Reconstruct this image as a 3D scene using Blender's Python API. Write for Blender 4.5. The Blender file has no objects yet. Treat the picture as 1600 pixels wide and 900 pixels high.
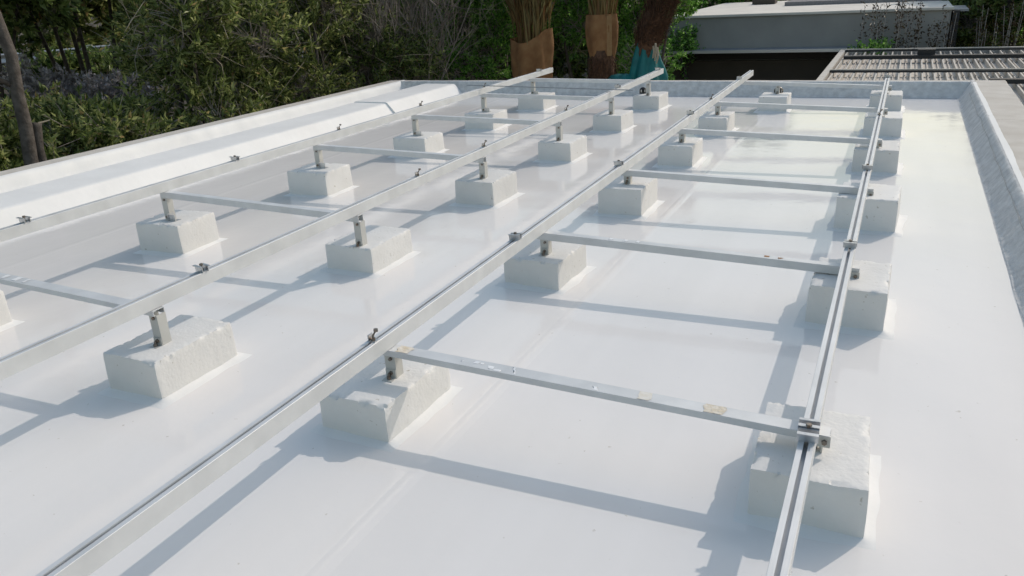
import bpy, math, random
import numpy as np
from mathutils import Vector, Matrix, noise

# ------------------------------------------------------------------ camera
sc = bpy.context.scene
R = math.radians
CAM = (1.193, -1.8697, 1.3943); YAW, PITCH, ROLL, FPX = 0.4618, 0.3697, -0.0575, 1234.96
cy_, sy_, cp_, sp_ = math.cos(YAW), math.sin(YAW), math.cos(PITCH), math.sin(PITCH)
fwd = Vector((-sy_*cp_, cy_*cp_, -sp_)); rgt = Vector((cy_, sy_, 0)); up = rgt.cross(fwd)
r2 = rgt*math.cos(ROLL)+up*math.sin(ROLL); u2 = -rgt*math.sin(ROLL)+up*math.cos(ROLL)
cd = bpy.data.cameras.new('camera'); cam = bpy.data.objects.new('camera', cd)
sc.collection.objects.link(cam)
cam.matrix_world = Matrix(((r2.x, u2.x, -fwd.x, CAM[0]), (r2.y, u2.y, -fwd.y, CAM[1]), (r2.z, u2.z, -fwd.z, CAM[2]), (0, 0, 0, 1)))
cd.sensor_width = 36; cd.lens = FPX*36/1600; cd.clip_end = 2000; cd.clip_start = 0.05
sc.camera = cam
# ------------------------------------------------------------------ sky, sun, exposure
SUN_AZ, SUN_EL = R(29.5), R(37.5)
w = bpy.data.worlds.new('World'); sc.world = w; w.use_nodes = True
nt = w.node_tree; bg = nt.nodes['Background']
sky = nt.nodes.new('ShaderNodeTexSky'); sky.sky_type = 'NISHITA'; sky.sun_disc = False
sky.sun_elevation = SUN_EL; sky.sun_rotation = SUN_AZ; sky.air_density = 1.9; sky.dust_density = 2.0; sky.ozone_density = 0.9
nt.links.new(sky.outputs[0], bg.inputs[0]); bg.inputs[1].default_value = 0.15
sl = bpy.data.lights.new('sun', 'SUN'); sl.energy = 2.0; sl.angle = R(0.53); sl.color = (1.0, 0.90, 0.80)
so = bpy.data.objects.new('sun', sl); sc.collection.objects.link(so)
sdir = Vector((math.sin(SUN_AZ)*math.cos(SUN_EL), math.cos(SUN_AZ)*math.cos(SUN_EL), math.sin(SUN_EL)))
so.rotation_euler = sdir.to_track_quat('Z', 'Y').to_euler(); so.location = sdir*40
vs = sc.view_settings; vs.view_transform = 'Standard'; vs.look = 'None'; vs.exposure = -0.2; vs.gamma = 1.0; vs.use_curve_mapping = False

# ------------------------------------------------------------------ helpers
COL = sc.collection
rng = np.random.default_rng(7); random.seed(7)

class MB:
    def __init__(self): self.v = []; self.f = []
    def add(self, vs, fs):
        o = len(self.v); self.v += [tuple(p) for p in vs]; self.f += [tuple(i+o for i in f) for f in fs]
    def box(self, c, s, rz=0.0, M=None):
        P = []
        for dz in (-.5, .5):
            for dx, dy in ((-.5, -.5), (.5, -.5), (.5, .5), (-.5, .5)):
                x, y, z = dx*s[0], dy*s[1], dz*s[2]
                if rz: x, y = x*math.cos(rz)-y*math.sin(rz), x*math.sin(rz)+y*math.cos(rz)
                q = Vector((c[0]+x, c[1]+y, c[2]+z))
                P.append(M @ q if M else q)
        self.add(P, [(3, 2, 1, 0), (4, 5, 6, 7), (0, 1, 5, 4), (1, 2, 6, 5), (2, 3, 7, 6), (3, 0, 4, 7)])
    def extrude(self, prof, a, b, X, Z, caps=True):
        """closed 2-D profile (x,z) swept from a to b; X and Z are the profile axes"""
        a, b, X, Z = map(Vector, (a, b, X, Z)); n = len(prof)
        P = [a+X*p[0]+Z*p[1] for p in prof]+[b+X*p[0]+Z*p[1] for p in prof]
        F = [(i, (i+1) % n, n+(i+1) % n, n+i) for i in range(n)]
        if caps: F += [tuple(range(n-1, -1, -1)), tuple(range(n, 2*n))]
        self.add(P, F)
    def tube(self, pts, rad, n=6, cap=True):
        pts = [Vector(p) for p in pts]; rings = []
        if not hasattr(rad, '__len__'): rad = [rad]*len(pts)
        for i, p in enumerate(pts):
            d = (pts[min(i+1, len(pts)-1)]-pts[max(i-1, 0)])
            d = d.normalized() if d.length > 1e-9 else Vector((0, 0, 1))
            a = d.cross(Vector((0.31, 0.17, 0.93)))
            if a.length < 1e-3: a = d.cross(Vector((1, 0, 0)))
            a.normalize(); b = d.cross(a)
            rings.append([p+(a*math.cos(2*math.pi*k/n)+b*math.sin(2*math.pi*k/n))*rad[i] for k in range(n)])
        F = []
        for i in range(len(pts)-1):
            for k in range(n): F.append((i*n+k, i*n+(k+1) % n, (i+1)*n+(k+1) % n, (i+1)*n+k))
        if cap: F += [tuple(range(n-1, -1, -1)), tuple(range((len(pts)-1)*n, len(pts)*n))]
        self.add([q for r in rings for q in r], F)
    def cyl(self, c, r, h, n=8, axis='Z'):
        c = Vector(c); d = {'Z': Vector((0, 0, h/2)), 'X': Vector((h/2, 0, 0)), 'Y': Vector((0, h/2, 0))}[axis]
        self.tube([c-d, c+d], r, n)
    def build(self, name, mat, parent=None, smooth=False, fixn=False):
        me = bpy.data.meshes.new(name); me.from_pydata(self.v, [], self.f); me.update()
        return finish(name, me, mat, parent, smooth, fixn)

FINE = {'branches', 'bare_twigs', 'trunk_fibres', 'twigs', 'leaflets', 'fronds'}
def finish(name, me, mat, parent=None, smooth=False, fixn=False):
    if fixn:
        import bmesh
        bm = bmesh.new(); bm.from_mesh(me); bmesh.ops.recalc_face_normals(bm, faces=bm.faces); bm.to_mesh(me); bm.free()
    if smooth: me.polygons.foreach_set('use_smooth', [True]*len(me.polygons))
    if mat: me.materials.append(mat)
    o = bpy.data.objects.new(name, me); COL.objects.link(o)
    if name in FINE: o['kind'] = 'stuff'
    if parent is not None: o.parent = parent; o.matrix_parent_inverse = Matrix.Translation(-parent.location)
    return o

def tag(o, label=None, cat=None, group=None, kind=None):
    if label: o['label'] = label
    if cat: o['category'] = cat
    if group: o['group'] = group
    if kind: o['kind'] = kind
    return o

def thing(name, label, cat, loc, group=None):
    o = bpy.data.objects.new(name, None); COL.objects.link(o); o.location = loc; o.empty_display_size = .1
    return tag(o, label, cat, group)

# ------------------------------------------------------------------ materials
def mat(name, base=(.5, .5, .5), rough=.5, metal=0., spec=.5, noise_amt=0., nscale=8., col2=None, bump=0., bscale=60., coat=0., detail=6, ramp=(.35, .7), bump2=None, coords='Object'):
    m = bpy.data.materials.new(name); m.use_nodes = True; t = m.node_tree; b = t.nodes['Principled BSDF']
    b.inputs['Base Color'].default_value = (*base, 1); b.inputs['Roughness'].default_value = rough
    b.inputs['Metallic'].default_value = metal; b.inputs['Specular IOR Level'].default_value = spec
    b.inputs['Coat Weight'].default_value = coat; b.inputs['Coat Roughness'].default_value = .05
    tc = t.nodes.new('ShaderNodeTexCoord')
    if col2 is not None:
        n = t.nodes.new('ShaderNodeTexNoise'); n.inputs['Scale'].default_value = nscale; n.inputs['Detail'].default_value = detail
        r = t.nodes.new('ShaderNodeValToRGB'); r.color_ramp.elements[0].position = ramp[0]; r.color_ramp.elements[1].position = ramp[1]
        r.color_ramp.elements[0].color = (*base, 1); r.color_ramp.elements[1].color = (*col2, 1)
        t.links.new(tc.outputs[coords], n.inputs['Vector']); t.links.new(n.outputs['Fac'], r.inputs[0]); t.links.new(r.outputs[0], b.inputs['Base Color'])
    if bump:
        n2 = t.nodes.new('ShaderNodeTexNoise'); n2.inputs['Scale'].default_value = bscale; n2.inputs['Detail'].default_value = 5
        bp = t.nodes.new('ShaderNodeBump'); bp.inputs['Strength'].default_value = bump; bp.inputs['Distance'].default_value = .01
        t.links.new(tc.outputs[coords], n2.inputs['Vector']); t.links.new(n2.outputs['Fac'], bp.inputs['Height']); t.links.new(bp.outputs[0], b.inputs['Normal'])
    return m

def leaf_mat(name, ca, cb, cc, trans=.3, rough=.4, dry=None):
    m = bpy.data.materials.new(name); m.use_nodes = True; t = m.node_tree; b = t.nodes['Principled BSDF']; out = t.nodes['Material Output']
    g = t.nodes.new('ShaderNodeNewGeometry'); r = t.nodes.new('ShaderNodeValToRGB')
    r.color_ramp.elements[0].color = (*ca, 1); r.color_ramp.elements[1].color = (*cc, 1); e = r.color_ramp.elements.new(.5); e.color = (*cb, 1); r.color_ramp.elements.new(.93).color = (*cc, 1); r.color_ramp.elements[-1].color = (*(dry or cc), 1)
    t.links.new(g.outputs['Random Per Island'], r.inputs[0]); t.links.new(r.outputs[0], b.inputs['Base Color'])
    b.inputs['Roughness'].default_value = rough; b.inputs['Specular IOR Level'].default_value = .4
    tr = t.nodes.new('ShaderNodeBsdfTranslucent'); t.links.new(r.outputs[0], tr.inputs[0])
    mx = t.nodes.new('ShaderNodeMixShader'); mx.inputs[0].default_value = trans
    t.links.new(b.outputs[0], mx.inputs[1]); t.links.new(tr.outputs[0], mx.inputs[2]); t.links.new(mx.outputs[0], out.inputs[0])
    return m

def floor_material():
    m = bpy.data.materials.new('white_roof_coating'); m.use_nodes = True; t = m.node_tree; L = t.links; b = t.nodes['Principled BSDF']
    tc = t.nodes.new('ShaderNodeTexCoord')
    def nz(scale, detail=4, vec=None, rough=.5):
        n = t.nodes.new('ShaderNodeTexNoise'); n.inputs['Scale'].default_value = scale; n.inputs['Detail'].default_value = detail; n.inputs['Roughness'].default_value = rough
        L.new(vec or tc.outputs['Object'], n.inputs['Vector']); return n.outputs['Fac']
    def ramp(f, a, c, ca, cc):
        r = t.nodes.new('ShaderNodeValToRGB'); r.color_ramp.elements[0].position = a; r.color_ramp.elements[1].position = c
        r.color_ramp.elements[0].color = (*ca, 1); r.color_ramp.elements[1].color = (*cc, 1); L.new(f, r.inputs[0]); return r.outputs[0]
    def mul(a, bb, fac=1.):
        x = t.nodes.new('ShaderNodeMix'); x.data_type = 'RGBA'; x.blend_type = 'MULTIPLY'; x.inputs[0].default_value = fac
        L.new(a, x.inputs[6]); L.new(bb, x.inputs[7]); return x.outputs[2]
    base = ramp(nz(.9, 5), .3, .75, (.83, .808, .795), (.785, .766, .755))
    mp = t.nodes.new('ShaderNodeMapping'); mp.inputs['Rotation'].default_value = (0, 0, R(-38)); mp.inputs['Scale'].default_value = (2.2, .22, 1); L.new(tc.outputs['Object'], mp.inputs['Vector'])
    streak = ramp(nz(1.6, 3, mp.outputs[0]), .42, .62, (1, 1, 1), (.972, .972, .97))
    speck = ramp(nz(34, 2), .735, .765, (1, 1, 1), (.78, .76, .72))
    c = mul(mul(base, streak), speck)
    L.new(c, b.inputs['Base Color'])
    rr = t.nodes.new('ShaderNodeMapRange'); L.new(nz(2.3, 5), rr.inputs[0]); rr.inputs[1].default_value = .3; rr.inputs[2].default_value = .7; rr.inputs[3].default_value = .045; rr.inputs[4].default_value = .12
    L.new(rr.outputs[0], b.inputs['Roughness']); b.inputs['Specular IOR Level'].default_value = .25
    b1 = t.nodes.new('ShaderNodeBump'); b1.inputs['Strength'].default_value = .25; b1.inputs['Distance'].default_value = .012; L.new(nz(3.2, 3), b1.inputs['Height'])
    b2 = t.nodes.new('ShaderNodeBump'); b2.inputs['Strength'].default_value = .08; b2.inputs['Distance'].default_value = .003; L.new(nz(42, 3), b2.inputs['Height']); L.new(b1.outputs[0], b2.inputs['Normal'])
    L.new(b2.outputs[0], b.inputs['Normal'])
    return m

def block_material():
    m = bpy.data.materials.new('white_painted_concrete'); m.use_nodes = True; t = m.node_tree; L = t.links; b = t.nodes['Principled BSDF']
    tc = t.nodes.new('ShaderNodeTexCoord'); oi = t.nodes.new('ShaderNodeObjectInfo')
    ad = t.nodes.new('ShaderNodeVectorMath'); ad.operation = 'ADD'; L.new(tc.outputs['Object'], ad.inputs[0]); L.new(oi.outputs['Random'], ad.inputs[1])
    def nz(s, d=5):
        n = t.nodes.new('ShaderNodeTexNoise'); n.inputs['Scale'].default_value = s; n.inputs['Detail'].default_value = d; L.new(ad.outputs[0], n.inputs['Vector']); return n.outputs['Fac']
    r = t.nodes.new('ShaderNodeValToRGB'); r.color_ramp.elements[0].position = .32; r.color_ramp.elements[1].position = .72
    r.color_ramp.elements[0].color = (.735, .727, .712, 1); r.color_ramp.elements[1].color = (.785, .78, .77, 1); L.new(nz(7), r.inputs[0])
    r2_ = t.nodes.new('ShaderNodeValToRGB'); r2_.color_ramp.elements[0].position = .68; r2_.color_ramp.elements[1].position = .74
    r2_.color_ramp.elements[0].color = (1, 1, 1, 1); r2_.color_ramp.elements[1].color = (.66, .63, .58, 1); L.new(nz(42, 3), r2_.inputs[0])
    x = t.nodes.new('ShaderNodeMix'); x.data_type = 'RGBA'; x.blend_type = 'MULTIPLY'; x.inputs[0].default_value = 1
    L.new(r.outputs[0], x.inputs[6]); L.new(r2_.outputs[0], x.inputs[7]); hv = t.nodes.new('ShaderNodeHueSaturation'); mr = t.nodes.new('ShaderNodeMapRange'); mr.inputs[3].default_value = .93; mr.inputs[4].default_value = 1.02
    L.new(oi.outputs['Random'], mr.inputs[0]); L.new(mr.outputs[0], hv.inputs['Value']); L.new(x.outputs[2], hv.inputs['Color']); L.new(hv.outputs[0], b.inputs['Base Color'])
    b.inputs['Roughness'].default_value = .55; b.inputs['Specular IOR Level'].default_value = .35
    b1 = t.nodes.new('ShaderNodeBump'); b1.inputs['Strength'].default_value = .38; b1.inputs['Distance'].default_value = .004; L.new(nz(75, 4), b1.inputs['Height'])
    b2 = t.nodes.new('ShaderNodeBump'); b2.inputs['Strength'].default_value = .16; b2.inputs['Distance'].default_value = .008; L.new(nz(13, 3), b2.inputs['Height']); L.new(b1.outputs[0], b2.inputs['Normal'])
    L.new(b2.outputs[0], b.inputs['Normal']); return m

def alu_material(name, base=(.70, .72, .745), rough=.5, axis='Y'):
    m = bpy.data.materials.new(name); m.use_nodes = True; t = m.node_tree; L = t.links; b = t.nodes['Principled BSDF']
    tc = t.nodes.new('ShaderNodeTexCoord'); mp = t.nodes.new('ShaderNodeMapping'); L.new(tc.outputs['Object'], mp.inputs['Vector'])
    mp.inputs['Scale'].default_value = (1, .01, 1) if axis == 'Y' else ((.01, 1, 1) if axis == 'X' else (1, 1, .02))
    n = t.nodes.new('ShaderNodeTexNoise'); n.inputs['Scale'].default_value = 260; n.inputs['Detail'].default_value = 3; L.new(mp.outputs[0], n.inputs['Vector'])
    n2 = t.nodes.new('ShaderNodeTexNoise'); n2.inputs['Scale'].default_value = 9; n2.inputs['Detail'].default_value = 6; L.new(tc.outputs['Object'], n2.inputs['Vector'])
    r = t.nodes.new('ShaderNodeValToRGB'); r.color_ramp.elements[0].position = .3; r.color_ramp.elements[1].position = .75
    r.color_ramp.elements[0].color = (*[c*.84 for c in base], 1); r.color_ramp.elements[1].color = (*base, 1); L.new(n2.outputs['Fac'], r.inputs[0]); L.new(r.outputs[0], b.inputs['Base Color'])
    mr = t.nodes.new('ShaderNodeMapRange'); mr.inputs[3].default_value = rough-.08; mr.inputs[4].default_value = rough+.14; L.new(n2.outputs['Fac'], mr.inputs[0]); L.new(mr.outputs[0], b.inputs['Roughness'])
    b.inputs['Metallic'].default_value = .3
    bp = t.nodes.new('ShaderNodeBump'); bp.inputs['Strength'].default_value = .12; bp.inputs['Distance'].default_value = .002; L.new(n.outputs['Fac'], bp.inputs['Height']); L.new(bp.outputs[0], b.inputs['Normal'])
    return m

def coping_material():
    """bare tan cement with white roof paint lapped unevenly over the inner edge (uv-free: object X/Y bands are separate meshes)"""
    return mat('bare_tan_coping', (.50, .465, .42), .85, noise_amt=1, nscale=5, col2=(.60, .57, .53), bump=.35, bscale=70, ramp=(.3, .7))

M = {}
M['floor'] = floor_material(); M['block'] = block_material(); M['coping'] = coping_material()
M['membrane'] = mat('white_membrane_upstand', (.76, .762, .765), .55, spec=.3, col2=(.68, .685, .69), nscale=5, bump=.45, bscale=26)
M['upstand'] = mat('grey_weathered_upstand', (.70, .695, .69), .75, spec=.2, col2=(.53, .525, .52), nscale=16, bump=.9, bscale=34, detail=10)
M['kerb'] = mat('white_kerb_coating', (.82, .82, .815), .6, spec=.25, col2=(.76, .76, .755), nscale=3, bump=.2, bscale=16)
M['alu_y'] = alu_material('mill_aluminium_rail'); M['alu_x'] = alu_material('mill_aluminium_beam', (.70, .717, .735), .5, 'X'); M['alu_z'] = alu_material('galvanised_post', (.60, .60, .58), .55, 'Z')
M['zinc'] = mat('zinc_clamp', (.62, .63, .65), .35, .85, col2=(.45, .46, .48), nscale=30, bump=.1)
M['bolt'] = mat('dull_steel_bolt', (.22, .20, .18), .45, .8, col2=(.30, .17, .10), nscale=80, ramp=(.5, .75))
M['tape'] = mat('tan_tape_residue', (.66, .57, .43), .8, col2=(.74, .71, .66), nscale=45, bump=.4, bscale=120)
M['tape2'] = mat('faded_tape_residue', (.70, .66, .58), .8, col2=(.76, .74, .70), nscale=60)
M['film'] = mat('peeling_white_film', (.85, .86, .88), .3, bump=.3, bscale=50)
M['rust'] = mat('brown_rust_stain', (.30, .13, .05), .9, col2=(.45, .27, .14), nscale=90)
M['black'] = mat('black_plastic', (.015, .015, .017), .35, bump=.1)
M['darkbar'] = mat('grey_steel_strip', (.20, .22, .25), .4, .7, bump=.1)
M['render_w'] = mat('white_house_render', (.68, .66, .62), .85, col2=(.6, .58, .54), nscale=3, bump=.3)
M['soil'] = mat('dry_leafy_soil', (.035, .028, .02), .95, col2=(.08, .065, .05), nscale=3.5, bump=.8, bscale=22, detail=10)
M['road'] = mat('grey_asphalt', (.07, .07, .072), .9, col2=(.10, .10, .10), nscale=4, bump=.3, bscale=90)
M['gwall'] = mat('grey_painted_wall', (.37, .365, .355), .8, col2=(.30, .298, .29), nscale=1.3, bump=.15, bscale=60)
M['roofw'] = mat('sun_bleached_roof_screed', (.76, .72, .66), .85, col2=(.64, .60, .55), nscale=1.6, bump=.2)
M['roofg'] = mat('grey_gravel_roof', (.22, .21, .22), .95, col2=(.28, .27, .28), nscale=20, bump=.5)
M['brown'] = mat('dark_brown_cladding', (.075, .062, .048), .7, col2=(.06, .05, .04), nscale=2, bump=.15)
M['eave'] = mat('grey_canopy_metal', (.30, .32, .36), .45, .3, col2=(.24, .26, .30), nscale=4)
M['eavelip'] = mat('pale_canopy_lip', (.62, .64, .66), .4, .4)
M['dark'] = mat('charcoal_paint_and_shade', (.02, .021, .025), .6, bump=.1)
M['sheet'] = mat('tan_roof_sheet', (.58, .54, .49), .6, col2=(.50, .46, .41), nscale=7, bump=.15)
M['bark'] = mat('grey_brown_bark', (.055, .045, .038), .9, col2=(.12, .105, .095), nscale=14, bump=.9, bscale=38)
M['twig'] = mat('dry_grey_twig', (.27, .235, .21), .9, col2=(.40, .36, .33), nscale=9)
M['deadtwig'] = mat('bleached_twig', (.34, .29, .22), .9, col2=(.46, .40, .32), nscale=9)
M['leaf_olive'] = leaf_mat('olive_leaf', (.042, .068, .018), (.20, .26, .078), (.48, .52, .22), .55, .3, (.36, .25, .12))
M['leaf_dark'] = leaf_mat('dark_leaf', (.034, .066, .020), (.17, .25, .075), (.38, .47, .18), .55, .3, (.30, .20, .10))
M['leaf_green'] = leaf_mat('bright_leaf', (.040, .11, .018), (.16, .38, .065), (.34, .56, .15), .55, .3)
M['leaf_grey'] = leaf_mat('silver_leaf', (.25, .24, .25), (.38, .36, .38), (.52, .50, .54), .25)
M['leaf_red'] = leaf_mat('russet_leaf', (.035, .022, .014), (.065, .040, .022), (.10, .085, .035), .25)
M['burlap'] = mat('brown_burlap', (.21, .105, .045), .95, col2=(.34, .19, .09), nscale=5, bump=.8, bscale=120)
M['fibre'] = mat('dark_palm_fibre', (.07, .035, .022), .95, col2=(.16, .085, .05), nscale=26, bump=1., bscale=70)
M['teal'] = mat('teal_cloth', (.003, .115, .125), .6, col2=(.005, .18, .19), nscale=6, bump=.5, bscale=40)
M['frond'] = leaf_mat('drying_frond', (.17, .09, .04), (.24, .17, .07), (.32, .29, .14), .3)
M['galv'] = mat('galvanised_barrier', (.5, .52, .54), .5, .6, col2=(.4, .41, .42), nscale=6)

# ------------------------------------------------------------------ the setting: ground, road, house deck
def ground_z(x, y):
    s = -.8*x+.6*y
    t = min(1, max(0, (s-12)/12)); t = t*t*(3-2*t)
    return -3.2+2.25*t+.12*noise.noise((x*.25, y*.25, 0))
g = MB(); N = 90
xs = np.sign(np.linspace(-1, 1, N))*np.abs(np.linspace(-1, 1, N))**2.6*600-2
ys = np.sign(np.linspace(-1, 1, N))*np.abs(np.linspace(-1, 1, N))**2.6*600+8
g.v = [(x, y, ground_z(x, y)) for y in ys for x in xs]
g.f = [(j*N+i, j*N+i+1, (j+1)*N+i+1, (j+1)*N+i) for j in range(N-1) for i in range(N-1)]
tag(g.build('ground', M['soil'], smooth=True), kind='structure')
rd = MB()
for k in range(40):
    a = -60+k*3.; n1 = Vector((-.8, .6, 0)); t1 = Vector((.6, .8, 0))
    for q in (0, 1):
        c = n1*(27.5 if q == 0 else 34)+t1*a; rd.v.append((c.x, c.y, -.80))
rd.f = [(2*i, 2*i+2, 2*i+3, 2*i+1) for i in range(39)]
tag(rd.build('road', M['road']), kind='structure')

XR, YB, HP = 1.757, 7.72, .157          # right upstand foot, back upstand foot, parapet height
d = MB(); X0, X1, Y0, Y1 = -5.40, 2.12, -4.2, 7.93
nx, ny = 2, 2
d.v = [(X0, Y0, 0), (X1, Y0, 0), (X1, Y1, 0), (X0, Y1, 0), (X0, Y0, -3.3), (X1, Y0, -3.3), (X1, Y1, -3.3), (X0, Y1, -3.3)]
d.f = [(0, 1, 2, 3), (0, 4, 5, 1), (1, 5, 6, 2), (2, 6, 7, 3), (3, 7, 4, 0)]
tag(d.build('roof_deck', M['floor']), kind='structure')

def wavy_strip(name, path, prof, m, parent, amp=.007, step=.04, sc_=7., seed=0):
    """profile (u outward, z up) swept along a straight path (a,b) with outward axis; uneven like hand-laid membrane"""
    a, b, out = Vector(path[0]), Vector(path[1]), Vector(path[2]); L = (b-a).length; n = max(2, int(L/step)); k = len(prof)
    mb = MB()
    for i in range(n+1):
        p = a.lerp(b, i/n)
        for j, (u, z) in enumerate(prof):
            q = p+out*u+Vector((0, 0, z)); e = 1 if 0 < j < k-1 else .35
            nn = noise.noise_vector((q*sc_)+Vector((seed, 0, 0)))*amp*e
            mb.v.append(q+out*nn.x+Vector((0, 0, nn.z*(.5 if j else 0))))
    for i in range(n):
        for j in range(k-1): mb.f.append((i*k+j, i*k+j+1, (i+1)*k+j+1, (i+1)*k+j))
    return mb.build(name, m, parent, smooth=True, fixn=False)

UP = [(-.012, .0015), (0, .005), (.012, .022), (.03, .050), (.05, .082), (.07, .112), (.088, .140), (.098, .157), (.108, .1612), (.135, .1615)]
def parapet(label, a, b, out, ztop, width, foot, cat='parapet', up=UP):
    root = thing('parapet_wall', label, cat, ((a[0]+b[0])/2, (a[1]+b[1])/2, 0))
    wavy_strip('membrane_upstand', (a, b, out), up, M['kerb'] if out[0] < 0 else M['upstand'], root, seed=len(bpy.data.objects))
    av, bv, ov = Vector(a), Vector(b), Vector(out); Lk = (bv-av).length; dr = (bv-av).normalized()
    body = MB(); u0, u1 = .09, .09+width
    body.extrude([(u0, -.02), (u1-.01, -.02), (u1-.01, ztop-.045), (u0, ztop-.045)], av, bv, ov, (0, 0, 1)); body.build('wall_core', M['render_w'], root)
    # coping in poured lengths with fine joints
    n = max(1, round(Lk/2.4)); 
    for i in range(n):
        cp = MB(); s0 = Lk*i/n+.0015; s1 = Lk*(i+1)/n-.0015; seg = 24
        prof = [(u0+.015, ztop-.044), (u1, ztop-.044), (u1+.004, ztop-.006), (u1-.004, ztop), (u0+.02, ztop+.001)]
        P = []
        for q in range(seg+1):
            p = av+dr*(s0+(s1-s0)*q/seg)
            for (u, z) in prof:
                e = noise.noise((p.x*6, p.y*6, u*9))*.003
                P.append(p+ov*(u+e)+Vector((0, 0, z+(e*.6 if z > ztop-.01 else 0))))
        k = 5; F = [(q*k+j, q*k+(j+1) % k, (q+1)*k+(j+1) % k, (q+1)*k+j) for q in range(seg) for j in range(k)]
        F += [tuple(range(k)), tuple(range(seg*k+k-1, seg*k-1, -1))]
        cp.add(P, F); cp.build('coping', M['coping'], root, fixn=True)
    return root
parapet('low back parapet with pale tan coping along the far end of the white roof', (-5.20, YB, 0), (XR+.1, YB, 0), (0, 1, 0), HP, .15, 0)
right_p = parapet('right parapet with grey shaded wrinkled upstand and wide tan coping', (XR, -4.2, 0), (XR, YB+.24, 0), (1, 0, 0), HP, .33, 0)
UPL = [(-.02, .002), (0, .004), (.02, .03), (.04, .08), (.055, .125), (.075, .152), (.10, .1605), (.12, .1612)]
parapet('outer left parapet with narrow tan coping in front of the hedge', (-5.12, -4.2, 0), (-5.12, YB+.24, 0), (-1, 0, 0), HP, .24, 0, up=UPL)
# white paint lapped unevenly onto the copings' inner edge
def paint_lap(parent, a, b, out, u0, u1, z):
    a, b, out = Vector(a), Vector(b), Vector(out); L_ = (b-a).length; n = int(L_/.05); mb = MB()
    for i in range(n+1):
        p = a.lerp(b, i/n); e = u1+.014*noise.noise((p.x*1.3, p.y*1.3, 4))+.004*noise.noise((p.x*9, p.y*9, 9))
        mb.v += [p+out*u0+Vector((0, 0, z)), p+out*e+Vector((0, 0, z))]
    mb.f = [(2*i, 2*i+1, 2*i+3, 2*i+2) for i in range(n)]
    mb.build('paint_lap', M['kerb'], parent)
paint_lap(right_p, (XR, -4.2, 0), (XR, YB+.05, 0), (1, 0, 0), .112, .150, HP+.0062)
# cracked seam tape on the right upstand
for pts in ([(1.84, 7.4), (1.835, 6.2), (1.845, 5.0), (1.838, 4.1), (1.843, 3.1), (1.836, 2.2), (1.842, 1.0), (1.84, 0)],):
    mb = MB(); a = [Vector((x+.012*noise.noise((y*3, 0, 3)), y, .118)) for (x, y) in pts]
    fine = []
    for i in range(len(a)-1):
        for k in range(14):
            p = a[i].lerp(a[i+1], k/14); dx = .012*noise.noise((p.y*2.7, 5, 1)); fine.append(Vector((p.x+dx-.018, p.y, .116+dx*.9)))
    mb.tube(fine, .0018, 5); mb.build('lap_seam', M['darkbar'], right_p, smooth=True)

# joints of the roof membrane showing as faint ridges through the coating
deck = bpy.data.objects['roof_deck']
for q, (xl, y0_, y1_, hw_, hh_) in enumerate(((-.02, -3.4, 7.70, .040, .0017), (-2.06, -3.4, 7.70, .05, .0013), (-3.4, -3.4, 7.7, .05, .0013))):
    mb = MB(); n = 110; pr = ((-1, -.4), (-.55, .35), (-.2, .9), (.1, 1), (.3, .85), (.6, .3), (1, -.4))
    for i in range(n+1):
        y = y0_+(y1_-y0_)*i/n; wob = .014*noise.noise((xl*5, y*.9, q)); am = .75+.5*noise.noise((xl, y*1.7, q+7))
        for (u, z) in pr: mb.v.append((xl+wob+u*hw_, y, hh_*z*(am if z > 0 else 1)))
    k = len(pr); mb.f = [(i*k+j, i*k+j+1, (i+1)*k+j+1, (i+1)*k+j) for i in range(n) for j in range(k-1)]
    mb.build('membrane_joint', M['floor'], deck, smooth=True)

# inner kerb (low bench) along the left, stepped up and out near the back
kb = thing('roof_kerb', 'long low white coated kerb running inside the left parapet', 'kerb', (-4.4, 2, 0))
def kerb_sec(name, y0, y1, prof):
    k = len(prof); n = int((y1-y0)/.12); mb = MB()
    for i in range(n+1):
        y = y0+(y1-y0)*i/n
        for (x, z) in prof:
            e = noise.noise((x*3, y*1.7, 2.))*.008; mb.v.append((x+e, y, z+(e*.5 if z > .02 else 0)))
    for i in range(n):
        for j in range(k-1): mb.f.append((i*k+j, i*k+j+1, (i+1)*k+j+1, (i+1)*k+j))
    mb.f += [tuple(range(k)), tuple(range((n+1)*k-1, n*k-1, -1))]
    return mb.build(name, M['kerb'], kb, smooth=False, fixn=True)
ks = kerb_sec('near_section', -4.2, 6.1, [(-4.79, -.01), (-4.765, .120), (-4.75, .130), (-4.32, .123), (-4.30, .116), (-4.205, .008), (-4.17, .002), (-4.15, -.01)])
kf = kerb_sec('raised_far_section', 6.1, YB+.03, [(-4.79, -.01), (-4.765, .130), (-4.75, .140), (-4.305, .136), (-4.285, .128), (-4.175, .008), (-4.14, .002), (-4.12, -.01)])

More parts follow.
